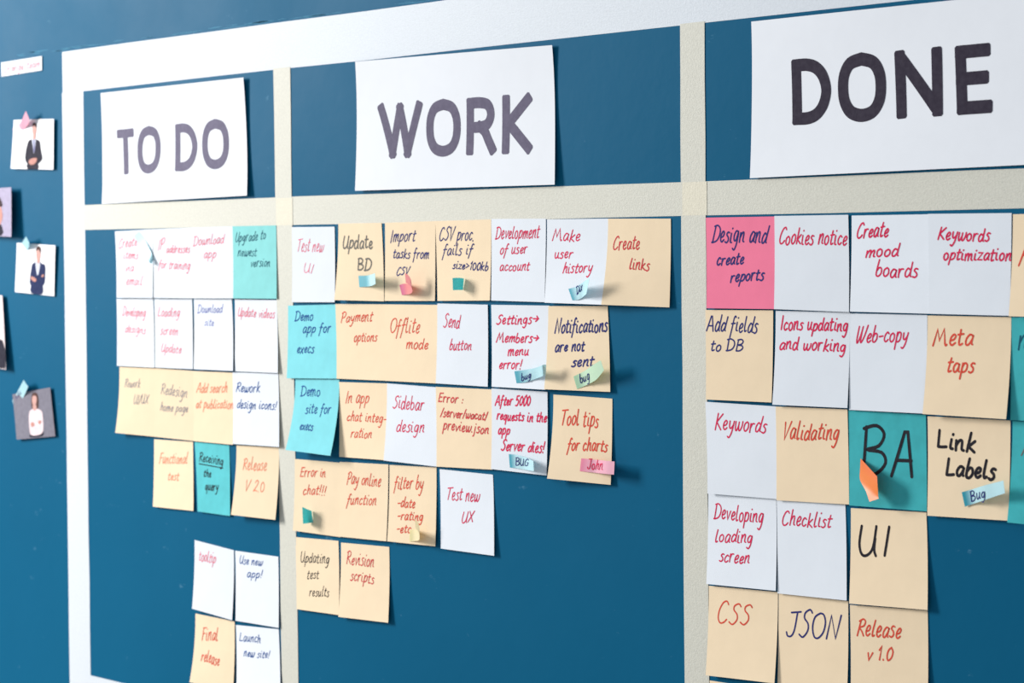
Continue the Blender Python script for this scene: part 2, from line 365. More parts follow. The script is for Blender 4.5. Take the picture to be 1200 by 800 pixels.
NOTES = [
 ['white','faint_red',1.1,"white sticky note 'Create items via email' with a pale blue flag across its top",'sticky notes in the TO DO column',[[-2.2304,1.5298,0.0005],[-2.1542,1.5312,0.0005],[-2.1512,1.4553,0.0033],[-2.224,1.4548,0.0036]],[['Create',0.067,0.259,0.574,0.232,0.046,-0.14],['items',0.199,0.415,0.593,0.422,0.037,-0.114],['via',0.239,0.607,0.472,0.609,0.038,-0.114],['email',0.255,0.811,0.701,0.813,0.042,-0.127]]],
 ['white','faint_red',1.1,"white sticky note 'IP addresses for training',second in top row under TO DO",'sticky notes in the TO DO column',[[-2.1542,1.5312,0.0005],[-2.0772,1.532,0.0005],[-2.075,1.4555,0.0028],[-2.1486,1.4553,0.0037]],[['IP',0.113,0.318,0.268,0.296,0.051,-0.16],['addresses',0.333,0.346,0.931,0.354,0.035,-0.11],['for training',0.127,0.566,0.929,0.596,0.039,-0.123]]],
 ['white','faint_red',1.1,"white sticky note 'Download app',beside the teal note in the TO DO top row",'sticky notes in the TO DO column',[[-2.0779,1.532,0.0008],[-1.9998,1.5323,0.0007],[-1.997,1.4562,0.0033],[-2.0753,1.4555,0.0032]],[['Download',0.039,0.26,0.76,0.233,0.038,-0.132],['app',0.284,0.431,0.573,0.434,0.034,-0.119]]],
 ['teal_pale','dark_teal',1.0,"pale teal sticky note 'Upgrade to newest version' at end of TO DO top row",'sticky notes in the TO DO column',[[-2.0006,1.5323,0.001],[-1.9234,1.5321,0.0009],[-1.9222,1.4564,0.0023],[-1.9976,1.4562,0.0037]],[['Upgrade to',0.047,0.225,0.753,0.184,0.036,-0.13],['newest',0.104,0.415,0.535,0.417,0.033,-0.118],['version',0.396,0.569,0.847,0.558,0.033,-0.117]]],
 ['white','faint_red',1.1,"white sticky note 'Developing designs',leftmost in second TO DO row",'sticky notes in the TO DO column',[[-2.229,1.4536,0.0005],[-2.1546,1.4547,0.0005],[-2.1496,1.3783,0.0031],[-2.2269,1.3778,0.0025]],[['Developing',0.148,0.255,0.774,0.266,0.039,-0.127],['designs',0.213,0.495,0.766,0.515,0.035,-0.114]]],
 ['white','faint_red',1.1,"white sticky note 'Loading screen Update',second TO DO row",'sticky notes in the TO DO column',[[-2.1525,1.4543,0.0005],[-2.0785,1.4549,0.0005],[-2.0754,1.3788,0.0027],[-2.1483,1.3784,0.0033]],[['Loading',0.073,0.26,0.657,0.257,0.043,-0.137],['screen',0.134,0.52,0.606,0.526,0.039,-0.124],['Update',0.151,0.767,0.69,0.782,0.035,-0.112]]],
 ['white','faint_blue',1.0,"white sticky note 'Download site' in faint blue ink,second TO DO row",'sticky notes in the TO DO column',[[-2.0752,1.455,0.0005],[-2.0044,1.4556,0.0005],[-1.9986,1.3795,0.0041],[-2.0726,1.3789,0.0035]],[['Download',0.089,0.206,0.737,0.191,0.033,-0.109],['site',0.266,0.373,0.51,0.383,0.029,-0.097]]],
 ['white','faint_red',1.1,"white sticky note 'Update videos',right end of second TO DO row",'sticky notes in the TO DO column',[[-1.999,1.4552,0.0005],[-1.9247,1.455,0.0005],[-1.92,1.3798,0.0034],[-1.998,1.379,0.0024]],[['Update videos',0.061,0.23,0.932,0.252,0.033,-0.119]]],
 ['tan','faint_grey',1.0,"tan sticky note 'Rework UI/UX' with curled lower left corner",'sticky notes in the TO DO column',[[-2.2248,1.3768,0.0005],[-2.1506,1.3777,0.0005],[-2.1512,1.3015,0.003],[-2.2247,1.3022,0.0074]],[['Rework',0.151,0.299,0.569,0.299,0.022,-0.116],['UI/UX',0.404,0.545,0.79,0.53,0.026,-0.128]]],
 ['tan','faint_grey',1.1,"tan sticky note 'Redesign home page' in grey ink",'sticky notes in the TO DO column',[[-2.1514,1.3777,0.0008],[-2.0763,1.3768,0.0007],[-2.0747,1.3009,0.0024],[-2.1518,1.3015,0.0034]],[['Redesign',0.145,0.365,0.808,0.394,0.039,-0.15],['home page',0.129,0.614,0.829,0.601,0.029,-0.113]]],
 ['tan','faint_orange',1.2,"tan sticky note 'Add search at publication' in red ink",'sticky notes in the TO DO column',[[-2.0771,1.3768,0.001],[-2.0028,1.3774,0.0009],[-2.0022,1.3009,0.003],[-2.0761,1.3009,0.0028]],[['Add search',0.076,0.308,0.84,0.283,0.038,-0.135],['at publication',0.055,0.528,0.995,0.503,0.035,-0.123]]],
 ['white','blue',1.2,"white sticky note 'Rework design icons!' in blue ink",'sticky notes in the TO DO column',[[-2.0035,1.3778,0.0012],[-1.9224,1.3792,0.0011],[-1.9186,1.3035,0.0039],[-2.0013,1.3019,0.0034]],[['Rework',0.063,0.272,0.585,0.266,0.034,-0.131],['design icons!',0.079,0.498,0.935,0.496,0.031,-0.12]]],
 ['tan','faint_orange',1.1,"tan sticky note 'Functional test',left of the teal query note",'sticky notes in the TO DO column',[[-2.1563,1.2983,0.0005],[-2.0803,1.2996,0.0005],[-2.0784,1.2246,0.0024],[-2.1563,1.2234,0.0034]],[['Functional',0.131,0.355,0.845,0.322,0.038,-0.153],['test',0.351,0.583,0.629,0.581,0.032,-0.127]]],
 ['teal_mid','black',1.2,"teal sticky note 'Receiving the query',first word underlined",'sticky notes in the TO DO column',[[-2.0771,1.2998,0.0005],[-2.0124,1.2998,0.0005],[-2.0094,1.2245,0.0026],[-2.0693,1.2249,0.0031]],[['Receiving',0.102,0.271,0.804,0.294,0.035,-0.124],['_',0.099,0.307,0.803,0.33,0.035,-0.124],['the',0.211,0.485,0.44,0.484,0.028,-0.099],['query',0.248,0.678,0.635,0.667,0.035,-0.124]]],
 ['tan','faint_orange',1.2,"tan curled sticky note 'Release V 2.0' under TO DO",'sticky notes in the TO DO column',[[-1.9991,1.3005,0.0005],[-1.9232,1.3026,0.0005],[-1.9231,1.2277,0.0065],[-1.999,1.2272,0.0088]],[['Release',0.162,0.342,0.715,0.342,0.023,-0.171],['V 2.0',0.237,0.643,0.686,0.641,0.02,-0.147]]],
 ['white','faint_red',1.2,"white sticky note 'tooltip',left of a pair low under TO DO",'sticky notes in the TO DO column',[[-2.0795,1.1927,0.0005],[-2.0061,1.1881,0.0005],[-2.0058,1.1137,0.004],[-2.0794,1.1181,0.005]],[['tooltip',0.105,0.288,0.536,0.259,0.032,-0.154]]],
 ['white','blue',1.1,"white sticky note 'Use new app!' in blue ink beside the tape",'sticky notes in the TO DO column',[[-2.0038,1.1879,0.0005],[-1.9268,1.1886,0.0005],[-1.9248,1.1147,0.0025],[-2.0011,1.1136,0.0029]],[['Use new',0.087,0.175,0.622,0.165,0.03,-0.112],['app!',0.264,0.354,0.62,0.333,0.03,-0.112]]],
 ['tan','orange_red',1.3,"tan sticky note 'Final release' at the bottom of TO DO",'sticky notes in the TO DO column',[[-2.0796,1.1124,0.0005],[-2.0061,1.1119,0.0005],[-2.0061,1.0373,0.0038],[-2.0795,1.0383,0.0095]],[['Final',0.179,0.369,0.573,0.333,0.028,-0.202],['release',0.196,0.664,0.643,0.68,0.023,-0.164]]],
 ['white','blue',1.1,"white sticky note 'Launch new site!' in blue ink at the bottom of TO DO",'sticky notes in the TO DO column',[[-2.0038,1.1085,0.0005],[-1.9275,1.1128,0.0005],[-1.922,1.0371,0.0034],[-2.0012,1.0333,0.0029]],[['Launch',0.067,0.224,0.564,0.215,0.033,-0.122],['new site!',0.164,0.433,0.756,0.413,0.03,-0.11]]],
 ['white','faint_red',1.0,"white sticky note 'Test new UI' in faint red,first in WORK top row",'sticky notes in the WORK column',[[-1.8969,1.53,0.0005],[-1.8257,1.5294,0.0005],[-1.8232,1.4539,0.0035],[-1.8953,1.4532,0.0027]],[['Test new',0.1,0.33,0.72,0.332,0.048,-0.17],['UI',0.26,0.603,0.48,0.615,0.035,-0.125]]],
 ['tan','grey',1.9,"tan sticky note 'Update BD' in grey marker with a light blue flag",'sticky notes in the WORK column',[[-1.8194,1.5323,0.0005],[-1.751,1.5321,0.0005],[-1.7446,1.4556,0.0034],[-1.8194,1.4562,0.0069]],[['Update',0.096,0.324,0.774,0.326,0.015,-0.167],['BD',0.443,0.601,0.732,0.61,0.02,-0.144]]],
 ['tan','navy',1.3,"tan sticky note 'Import tasks from CSV' with a curled pink flag",'sticky notes in the WORK column',[[-1.7458,1.532,0.0005],[-1.6698,1.5325,0.0005],[-1.669,1.4567,0.0026],[-1.7441,1.456,0.0033]],[['Import',0.104,0.253,0.595,0.239,0.037,-0.152],['tasks from',0.156,0.455,0.868,0.464,0.029,-0.119],['CSV',0.226,0.679,0.48,0.659,0.024,-0.098]]],
 ['tan','navy',1.3,"tan sticky note 'CSV proc. fails if size>100kb' with a teal flag",'sticky notes in the WORK column',[[-1.6698,1.5325,0.0005],[-1.5899,1.5328,0.0005],[-1.5895,1.4579,0.0032],[-1.6651,1.4568,0.0027]],[['CSV proc.',0.052,0.247,0.688,0.258,0.042,-0.159],['fails if',0.108,0.435,0.657,0.427,0.034,-0.128],['size}100kb',0.293,0.602,0.944,0.631,0.025,-0.095]]],
 ['white','crimson',1.2,"white sticky note 'Development of user account'",'sticky notes in the WORK column',[[-1.5899,1.5332,0.0005],[-1.5158,1.5323,0.0005],[-1.5158,1.4571,0.0028],[-1.5877,1.4579,0.0032]],[['Development',0.071,0.241,0.872,0.23,0.037,-0.157],['of user',0.15,0.434,0.655,0.42,0.03,-0.125],['account',0.151,0.632,0.698,0.626,0.027,-0.115]]],
 ['white','crimson',1.3,"white sticky note 'Make user history' with a pale flag reading Dix",'sticky notes in the WORK column',[[-1.5142,1.5316,0.0005],[-1.4347,1.531,0.0005],[-1.4351,1.4558,0.0091],[-1.5141,1.4567,0.0044]],[['Make',0.09,0.262,0.538,0.262,0.025,-0.143],['user',0.129,0.466,0.425,0.464,0.021,-0.123],['history',0.277,0.643,0.759,0.627,0.02,-0.122]]],
 ['tan','red',1.3,"tan sticky note 'Create links',right end of the WORK top row",'sticky notes in the WORK column',[[-1.4356,1.531,0.0008],[-1.3598,1.5297,0.0007],[-1.3596,1.4543,0.003],[-1.4359,1.4558,0.0095]],[['Create',0.085,0.365,0.512,0.351,0.018,-0.158],['links',0.364,0.578,0.675,0.592,0.018,-0.128]]],
 ['cyan','blue',1.3,"cyan sticky note 'Demo app for execs' overlapping the cream tape",'sticky notes in the WORK column',[[-1.9049,1.4495,0.0005],[-1.8245,1.4517,0.0005],[-1.8211,1.3774,0.0025],[-1.9049,1.375,0.0032]],[['Demo',0.139,0.214,0.513,0.207,0.029,-0.129],['app for',0.301,0.379,0.866,0.372,0.03,-0.128],['execs',0.182,0.653,0.53,0.654,0.029,-0.129]]],
 ['tan','orange_red',1.2,"tan sticky note 'Payment options',second row under WORK",'sticky notes in the WORK column',[[-1.8253,1.4521,0.0008],[-1.7455,1.4526,0.0007],[-1.7436,1.3781,0.0032],[-1.8217,1.3775,0.0029]],[['Payment',0.098,0.245,0.723,0.221,0.036,-0.137],['options',0.354,0.497,0.808,0.489,0.033,-0.125]]],
 ['tan','orange_red',1.3,"tan sticky note 'Offlite mode',second row under WORK",'sticky notes in the WORK column',[[-1.7463,1.4526,0.001],[-1.6667,1.453,0.0009],[-1.6676,1.3783,0.0031],[-1.7443,1.3781,0.0036]],[['Offlite',0.083,0.373,0.647,0.364,0.044,-0.19],['mode',0.401,0.572,0.819,0.569,0.03,-0.133]]],
 ['white','crimson',1.2,"white sticky note 'Send button',second row under WORK",'sticky notes in the WORK column',[[-1.6669,1.4543,0.0012],[-1.5949,1.4539,0.0011],[-1.5936,1.3779,0.0031],[-1.6677,1.3784,0.0035]],[['Send',0.119,0.297,0.438,0.3,0.036,-0.161],['button',0.244,0.575,0.676,0.562,0.029,-0.128]]],
 ['white','crimson',1.5,"white sticky note 'Settings,Members,menu error!' with a blue flag",'sticky notes in the WORK column',[[-1.5908,1.4539,0.0005],[-1.5121,1.454,0.0005],[-1.5125,1.3784,0.0061],[-1.5877,1.3782,0.0035]],[['Settings>',0.082,0.238,0.812,0.221,0.027,-0.115],['Members>',0.082,0.457,0.825,0.44,0.027,-0.115],['menu',0.286,0.617,0.655,0.598,0.025,-0.114],['error!',0.129,0.777,0.543,0.765,0.027,-0.115]]],
 ['tan','navy',1.7,"tan sticky note 'Notifications are not sent' with a green flag",'sticky notes in the WORK column',[[-1.5129,1.4536,0.0008],[-1.4369,1.4545,0.0007],[-1.4317,1.3795,0.0033],[-1.5132,1.3788,0.0065]],[['Notifications',0.113,0.322,0.973,0.304,0.027,-0.164],['are not',0.125,0.547,0.599,0.529,0.02,-0.123],['sent',0.4,0.724,0.746,0.707,0.023,-0.122]]],
 ['cyan','blue',1.3,"cyan curled sticky note 'Demo site for execs' at left of WORK",'sticky notes in the WORK column',[[-1.8939,1.3744,0.0005],[-1.8207,1.3766,0.0005],[-1.8205,1.3007,0.0129],[-1.8939,1.3025,0.014]],[['Demo',0.13,0.238,0.575,0.239,0.006,-0.143],['site for',0.278,0.476,0.842,0.459,0.006,-0.13],['execs',0.211,0.698,0.5,0.704,0.005,-0.119]]],
 ['tan','orange_red',1.2,"tan sticky note 'In app chat integration' under WORK",'sticky notes in the WORK column',[[-1.8214,1.374,0.0005],[-1.7443,1.3754,0.0005],[-1.7434,1.3006,0.0053],[-1.8187,1.2993,0.0031]],[['In app',0.125,0.283,0.615,0.265,0.04,-0.16],['chat integ-',0.152,0.509,0.982,0.517,0.032,-0.126],['ration',0.236,0.734,0.685,0.728,0.032,-0.126]]],
 ['white','crimson',1.3,"white sticky note 'Sidebar design' in crimson ink",'sticky notes in the WORK column',[[-1.7445,1.3755,0.0008],[-1.6705,1.3745,0.0007],[-1.6677,1.2989,0.0029],[-1.7448,1.3002,0.0057]],[['Sidebar',0.116,0.314,0.736,0.311,0.032,-0.167],['design',0.201,0.616,0.746,0.592,0.028,-0.145]]],
 ['tan','red',1.4,"tan sticky note 'Error: /server/wacat/preview.json'",'sticky notes in the WORK column',[[-1.6707,1.3749,0.001],[-1.5901,1.3755,0.0009],[-1.5891,1.3011,0.0025],[-1.6678,1.299,0.0033]],[['Error :',0.036,0.186,0.491,0.192,0.026,-0.108],['/server/wacat/',0.072,0.372,0.907,0.386,0.026,-0.108],['preview.json',0.116,0.531,0.93,0.561,0.029,-0.119]]],
 ['white','crimson',1.6,"white sticky note 'After 5000 requests in the app Server dies!'",'sticky notes in the WORK column',[[-1.5903,1.3764,0.0012],[-1.5145,1.3762,0.0011],[-1.514,1.3007,0.0034],[-1.5899,1.3016,0.0029]],[['After 5000',0.063,0.208,0.689,0.178,0.026,-0.117],['requests in the',0.087,0.381,0.975,0.369,0.025,-0.112],['app',0.112,0.564,0.326,0.551,0.026,-0.117],['Server dies!',0.175,0.75,0.942,0.739,0.028,-0.128]]],
 ['tan','orange_red',1.5,"tan sticky note 'Tool tips for charts' with a pink flag",'sticky notes in the WORK column',[[-1.5073,1.3741,0.0005],[-1.4319,1.3734,0.0005],[-1.4319,1.2979,0.0033],[-1.5072,1.2988,0.0091]],[['Tool tips',0.128,0.348,0.763,0.35,0.023,-0.183],['for charts',0.273,0.642,0.921,0.624,0.019,-0.142]]],
 ['tan','orange_red',1.2,"tan sticky note 'Error in chat!!!' with a teal flag standing out",'sticky notes in the WORK column',[[-1.8962,1.2923,0.0005],[-1.8202,1.293,0.0005],[-1.8191,1.2184,0.0023],[-1.8961,1.2187,0.0042]],[['Error in',0.115,0.237,0.67,0.215,0.028,-0.132],['chat!!!',0.181,0.487,0.674,0.459,0.028,-0.132]]],
 ['tan','orange_red',1.2,"tan sticky note 'Pay online function',fourth row under WORK",'sticky notes in the WORK column',[[-1.821,1.2939,0.0008],[-1.7438,1.2961,0.0007],[-1.744,1.221,0.0041],[-1.8212,1.2188,0.0027]],[['Pay online',0.147,0.291,0.836,0.296,0.036,-0.161],['function',0.152,0.558,0.757,0.54,0.031,-0.138]]],
 ['tan','orange_red',1.3,"tan sticky note 'filter by date,rating' with a pale yellow flag",'sticky notes in the WORK column',[[-1.7421,1.2958,0.0005],[-1.6711,1.2978,0.0005],[-1.6711,1.2224,0.003],[-1.742,1.2212,0.0046]],[['filter by',0.098,0.314,0.71,0.288,0.035,-0.168],['-date',0.173,0.544,0.548,0.536,0.026,-0.123],['-rating',0.181,0.71,0.724,0.691,0.023,-0.112],['-etc.',0.18,0.877,0.526,0.861,0.023,-0.112]]],
 ['white','crimson',1.2,"white sticky note 'Test new UX',right end of fourth WORK row",'sticky notes in the WORK column',[[-1.6667,1.2965,0.0005],[-1.5903,1.2962,0.0005],[-1.5863,1.2212,0.0032],[-1.6627,1.2211,0.0032]],[['Test new',0.103,0.374,0.727,0.358,0.042,-0.164],['UX',0.385,0.645,0.609,0.616,0.034,-0.131]]],
 ['tan','black',1.0,"tan sticky note 'Updating test results' in black ink",'sticky notes in the WORK column',[[-1.8969,1.2117,0.0005],[-1.8248,1.214,0.0005],[-1.8211,1.1398,0.0038],[-1.8927,1.1379,0.003]],[['Updating',0.099,0.343,0.768,0.319,0.028,-0.143],['test',0.243,0.563,0.524,0.544,0.025,-0.131],['results',0.298,0.794,0.761,0.771,0.025,-0.131]]],
 ['tan','red',1.2,"tan sticky note 'Revision scripts',lowest right under WORK",'sticky notes in the WORK column',[[-1.8206,1.2127,0.0005],[-1.7439,1.2152,0.0005],[-1.7424,1.141,0.0038],[-1.8206,1.1382,0.0047]],[['Revision',0.111,0.286,0.681,0.284,0.032,-0.162],['scripts',0.2,0.492,0.687,0.51,0.027,-0.139]]],
 ['pink','navy',1.5,"bright pink sticky note 'Design and create reports'",'sticky notes in the DONE column',[[-1.319,1.5298,0.0009],[-1.2418,1.5295,0.0009],[-1.2409,1.4543,0.0028],[-1.3163,1.4541,0.0033]],[['Design and',0.078,0.274,0.864,0.285,0.042,-0.188],['create',0.144,0.524,0.539,0.511,0.029,-0.131],['reports',0.344,0.711,0.828,0.687,0.029,-0.131]]],
 ['white','crimson',1.4,"white sticky note 'Cookies notice',beside the pink note",'sticky notes in the DONE column',[[-1.2427,1.5299,0.0012],[-1.1658,1.5295,0.0011],[-1.164,1.4529,0.0026],[-1.2417,1.4543,0.0032]],[['Cookies notice',0.053,0.303,0.968,0.311,0.032,-0.164]]],
 ['white','crimson',1.5,"white sticky note 'Create mood boards' in the DONE top row",'sticky notes in the DONE column',[[-1.1629,1.5288,0.0005],[-1.0871,1.5285,0.0005],[-1.0858,1.4527,0.0023],[-1.1629,1.4533,0.0028]],[['Create',0.061,0.231,0.472,0.22,0.027,-0.151],['mood',0.181,0.435,0.602,0.421,0.023,-0.124],['boards',0.311,0.633,0.846,0.641,0.028,-0.15]]],
 ['white','crimson',1.5,"white sticky note 'Keywords optimization' in the DONE top row",'sticky notes in the DONE column',[[-1.088,1.5288,0.0008],[-1.0115,1.528,0.0007],[-1.0116,1.4522,0.0031],[-1.0863,1.4527,0.0027]],[['Keywords',0.112,0.257,0.734,0.278,0.025,-0.128],['optimization',0.179,0.461,0.996,0.465,0.023,-0.119]]],
 ['tan','orange_red',1.5,'tan sticky note cut off at the right edge,letter A in orange ink','sticky notes in the DONE column',[[-1.0105,1.5271,0.0005],[-0.9345,1.5271,0.0005],[-0.9345,1.4519,0.0061],[-1.0105,1.4519,0.0057]],[['A',0.082,0.502,0.217,0.502,0.038,-0.275]]],
 ['tan','navy',1.4,"tan sticky note 'Add fields to DB' in navy ink",'sticky notes in the DONE column',[[-1.32,1.4526,0.0009],[-1.2447,1.4532,0.0009],[-1.2445,1.3782,0.0035],[-1.3175,1.3776,0.0035]],[['Add fields',0.014,0.228,0.765,0.248,0.037,-0.172],['to DB',0.067,0.456,0.552,0.452,0.027,-0.124]]],
 ['white','crimson',1.5,"white sticky note 'Icons updating and working'",'sticky notes in the DONE column',[[-1.2423,1.4529,0.0005],[-1.1648,1.4526,0.0005],[-1.1648,1.3772,0.0039],[-1.2422,1.3766,0.0051]],[['Icons updating',0.067,0.203,0.967,0.197,0.021,-0.137],['and working',0.053,0.408,0.946,0.412,0.02,-0.128]]],
 ['white','crimson',1.4,"white sticky note 'Web-copy' in the second DONE row",'sticky notes in the DONE column',[[-1.1661,1.4519,0.0005],[-1.0891,1.4516,0.0005],[-1.0886,1.3763,0.0039],[-1.164,1.3758,0.0028]],[['Web-copy',0.081,0.308,0.75,0.274,0.032,-0.16]]],
 ['tan','orange_red',1.7,"tan sticky note 'Meta taps' in orange red ink",'sticky notes in the DONE column',[[-1.0887,1.4513,0.0005],[-1.0119,1.4512,0.0005],[-1.0119,1.3759,0.0068],[-1.0887,1.3762,0.0069]],[['Meta',0.07,0.314,0.549,0.292,0.022,-0.173],['taps',0.249,0.562,0.575,0.559,0.019,-0.147]]],
 ['teal','dark_teal',1.5,"teal sticky note cut off at the right edge beside 'Meta taps'",'sticky notes in the DONE column',[[-1.0123,1.4511,0.0005],[-0.9363,1.4511,0.0005],[-0.9346,1.3752,0.0036],[-1.0114,1.3751,0.0022]],[['n',0.074,0.326,0.18,0.323,0.045,-0.249]]],
 ['white','crimson',1.4,"white sticky note 'Keywords' in the third DONE row",'sticky notes in the DONE column',[[-1.3204,1.3755,0.0009],[-1.241,1.375,0.0009],[-1.2392,1.2995,0.0023],[-1.3159,1.2987,0.0036]],[['Keywords',0.119,0.296,0.838,0.294,0.04,-0.169]]],
 ['tan','orange_red',1.5,"tan sticky note 'Validating' in orange red ink",'sticky notes in the DONE column',[[-1.242,1.375,0.0012],[-1.1671,1.3759,0.0011],[-1.1645,1.3008,0.0024],[-1.2401,1.2986,0.0027]],[['Validating',0.079,0.352,0.862,0.323,0.04,-0.183]]],
 ['teal','black',3.0,"teal sticky note 'BA' in thick black marker with an orange flag",'sticky notes in the DONE column',[[-1.1667,1.3753,0.0005],[-1.0904,1.3751,0.0005],[-1.0881,1.3013,0.0025],[-1.1639,1.3002,0.0031]],[['B',0.136,0.669,0.487,0.649,0.062,-0.469],['A',0.553,0.654,0.828,0.647,0.065,-0.484]]],
 ['tan','black',2.6,"tan sticky note 'Link Labels' in black marker with a light blue flag",'sticky notes in the DONE column',[[-1.0888,1.3742,0.0005],[-1.0126,1.3746,0.0005],[-1.0122,1.3004,0.0037],[-1.0871,1.2982,0.0033]],[['Link',0.111,0.308,0.573,0.334,0.02,-0.181],['Labels',0.222,0.582,0.817,0.6,0.019,-0.172]]],
 ['teal','grey',1.2,"teal sticky note cut off at the right edge beside 'Link Labels'",'sticky notes in the DONE column',[[-1.0107,1.3744,0.0005],[-0.9348,1.3744,0.0005],[-0.9347,1.2996,0.0079],[-1.0107,1.2995,0.0073]],[['A',0.113,0.338,0.287,0.327,0.01,-0.193]]],
 ['white','crimson',1.3,"white sticky note 'Developing loading screen' beside the tape",'sticky notes in the DONE column',[[-1.3178,1.2984,0.0005],[-1.2424,1.3,0.0005],[-1.2401,1.2246,0.004],[-1.3178,1.2223,0.0036]],[['Developing',0.083,0.273,0.802,0.283,0.029,-0.162],['loading',0.103,0.526,0.649,0.51,0.026,-0.143],['screen',0.177,0.738,0.609,0.736,0.026,-0.143]]],
 ['white','crimson',1.3,"white sticky note 'Checklist' in the fourth DONE row",'sticky notes in the DONE column',[[-1.242,1.2986,0.0005],[-1.17,1.3002,0.0005],[-1.1662,1.2245,0.0037],[-1.2393,1.2225,0.0028]],[['Checklist',0.065,0.261,0.778,0.261,0.036,-0.157]]],
 ['tan','black',2.5,"tan sticky note 'UI' in black marker",'sticky notes in the DONE column',[[-1.1643,1.2979,0.0005],[-1.0901,1.3003,0.0005],[-1.0862,1.2258,0.0041],[-1.1639,1.2223,0.0033]],[['U',0.083,0.491,0.343,0.485,0.032,-0.305],['I',0.421,0.486,0.499,0.485,0.035,-0.294]]],
 ['tan','orange_red',1.4,"tan sticky note 'CSS' in red ink with lifted lower edge",'sticky notes in the DONE column',[[-1.3178,1.2205,0.0005],[-1.2409,1.2231,0.0005],[-1.2409,1.1487,0.0051],[-1.3178,1.1452,0.0047]],[['CSS',0.122,0.39,0.599,0.41,0.037,-0.231]]],
 ['tan','navy',1.6,"tan sticky note 'JSON' in navy ink",'sticky notes in the DONE column',[[-1.24,1.2222,0.0005],[-1.1671,1.2237,0.0005],[-1.1663,1.1483,0.0033],[-1.24,1.1466,0.0024]],[['JSON',0.1,0.457,0.866,0.408,0.052,-0.272]]],
 ['tan','orange_red',1.5,"tan sticky note 'Release v 1.0',last in the fifth DONE row",'sticky notes in the DONE column',[[-1.1654,1.2208,0.0005],[-1.0889,1.2248,0.0005],[-1.0867,1.1497,0.0035],[-1.1633,1.1455,0.0022]],[['Release',0.079,0.313,0.647,0.306,0.037,-0.181],['v 1.0',0.209,0.563,0.536,0.552,0.03,-0.145]]],
 ['tan','orange_red',1.5,"tan sticky note just showing below the 'CSS' note",'sticky notes in the DONE column',[[-1.3172,1.1404,0.0005],[-1.2445,1.1419,0.0005],[-1.2418,1.0689,0.0035],[-1.3149,1.0672,0.003]],[]],
]
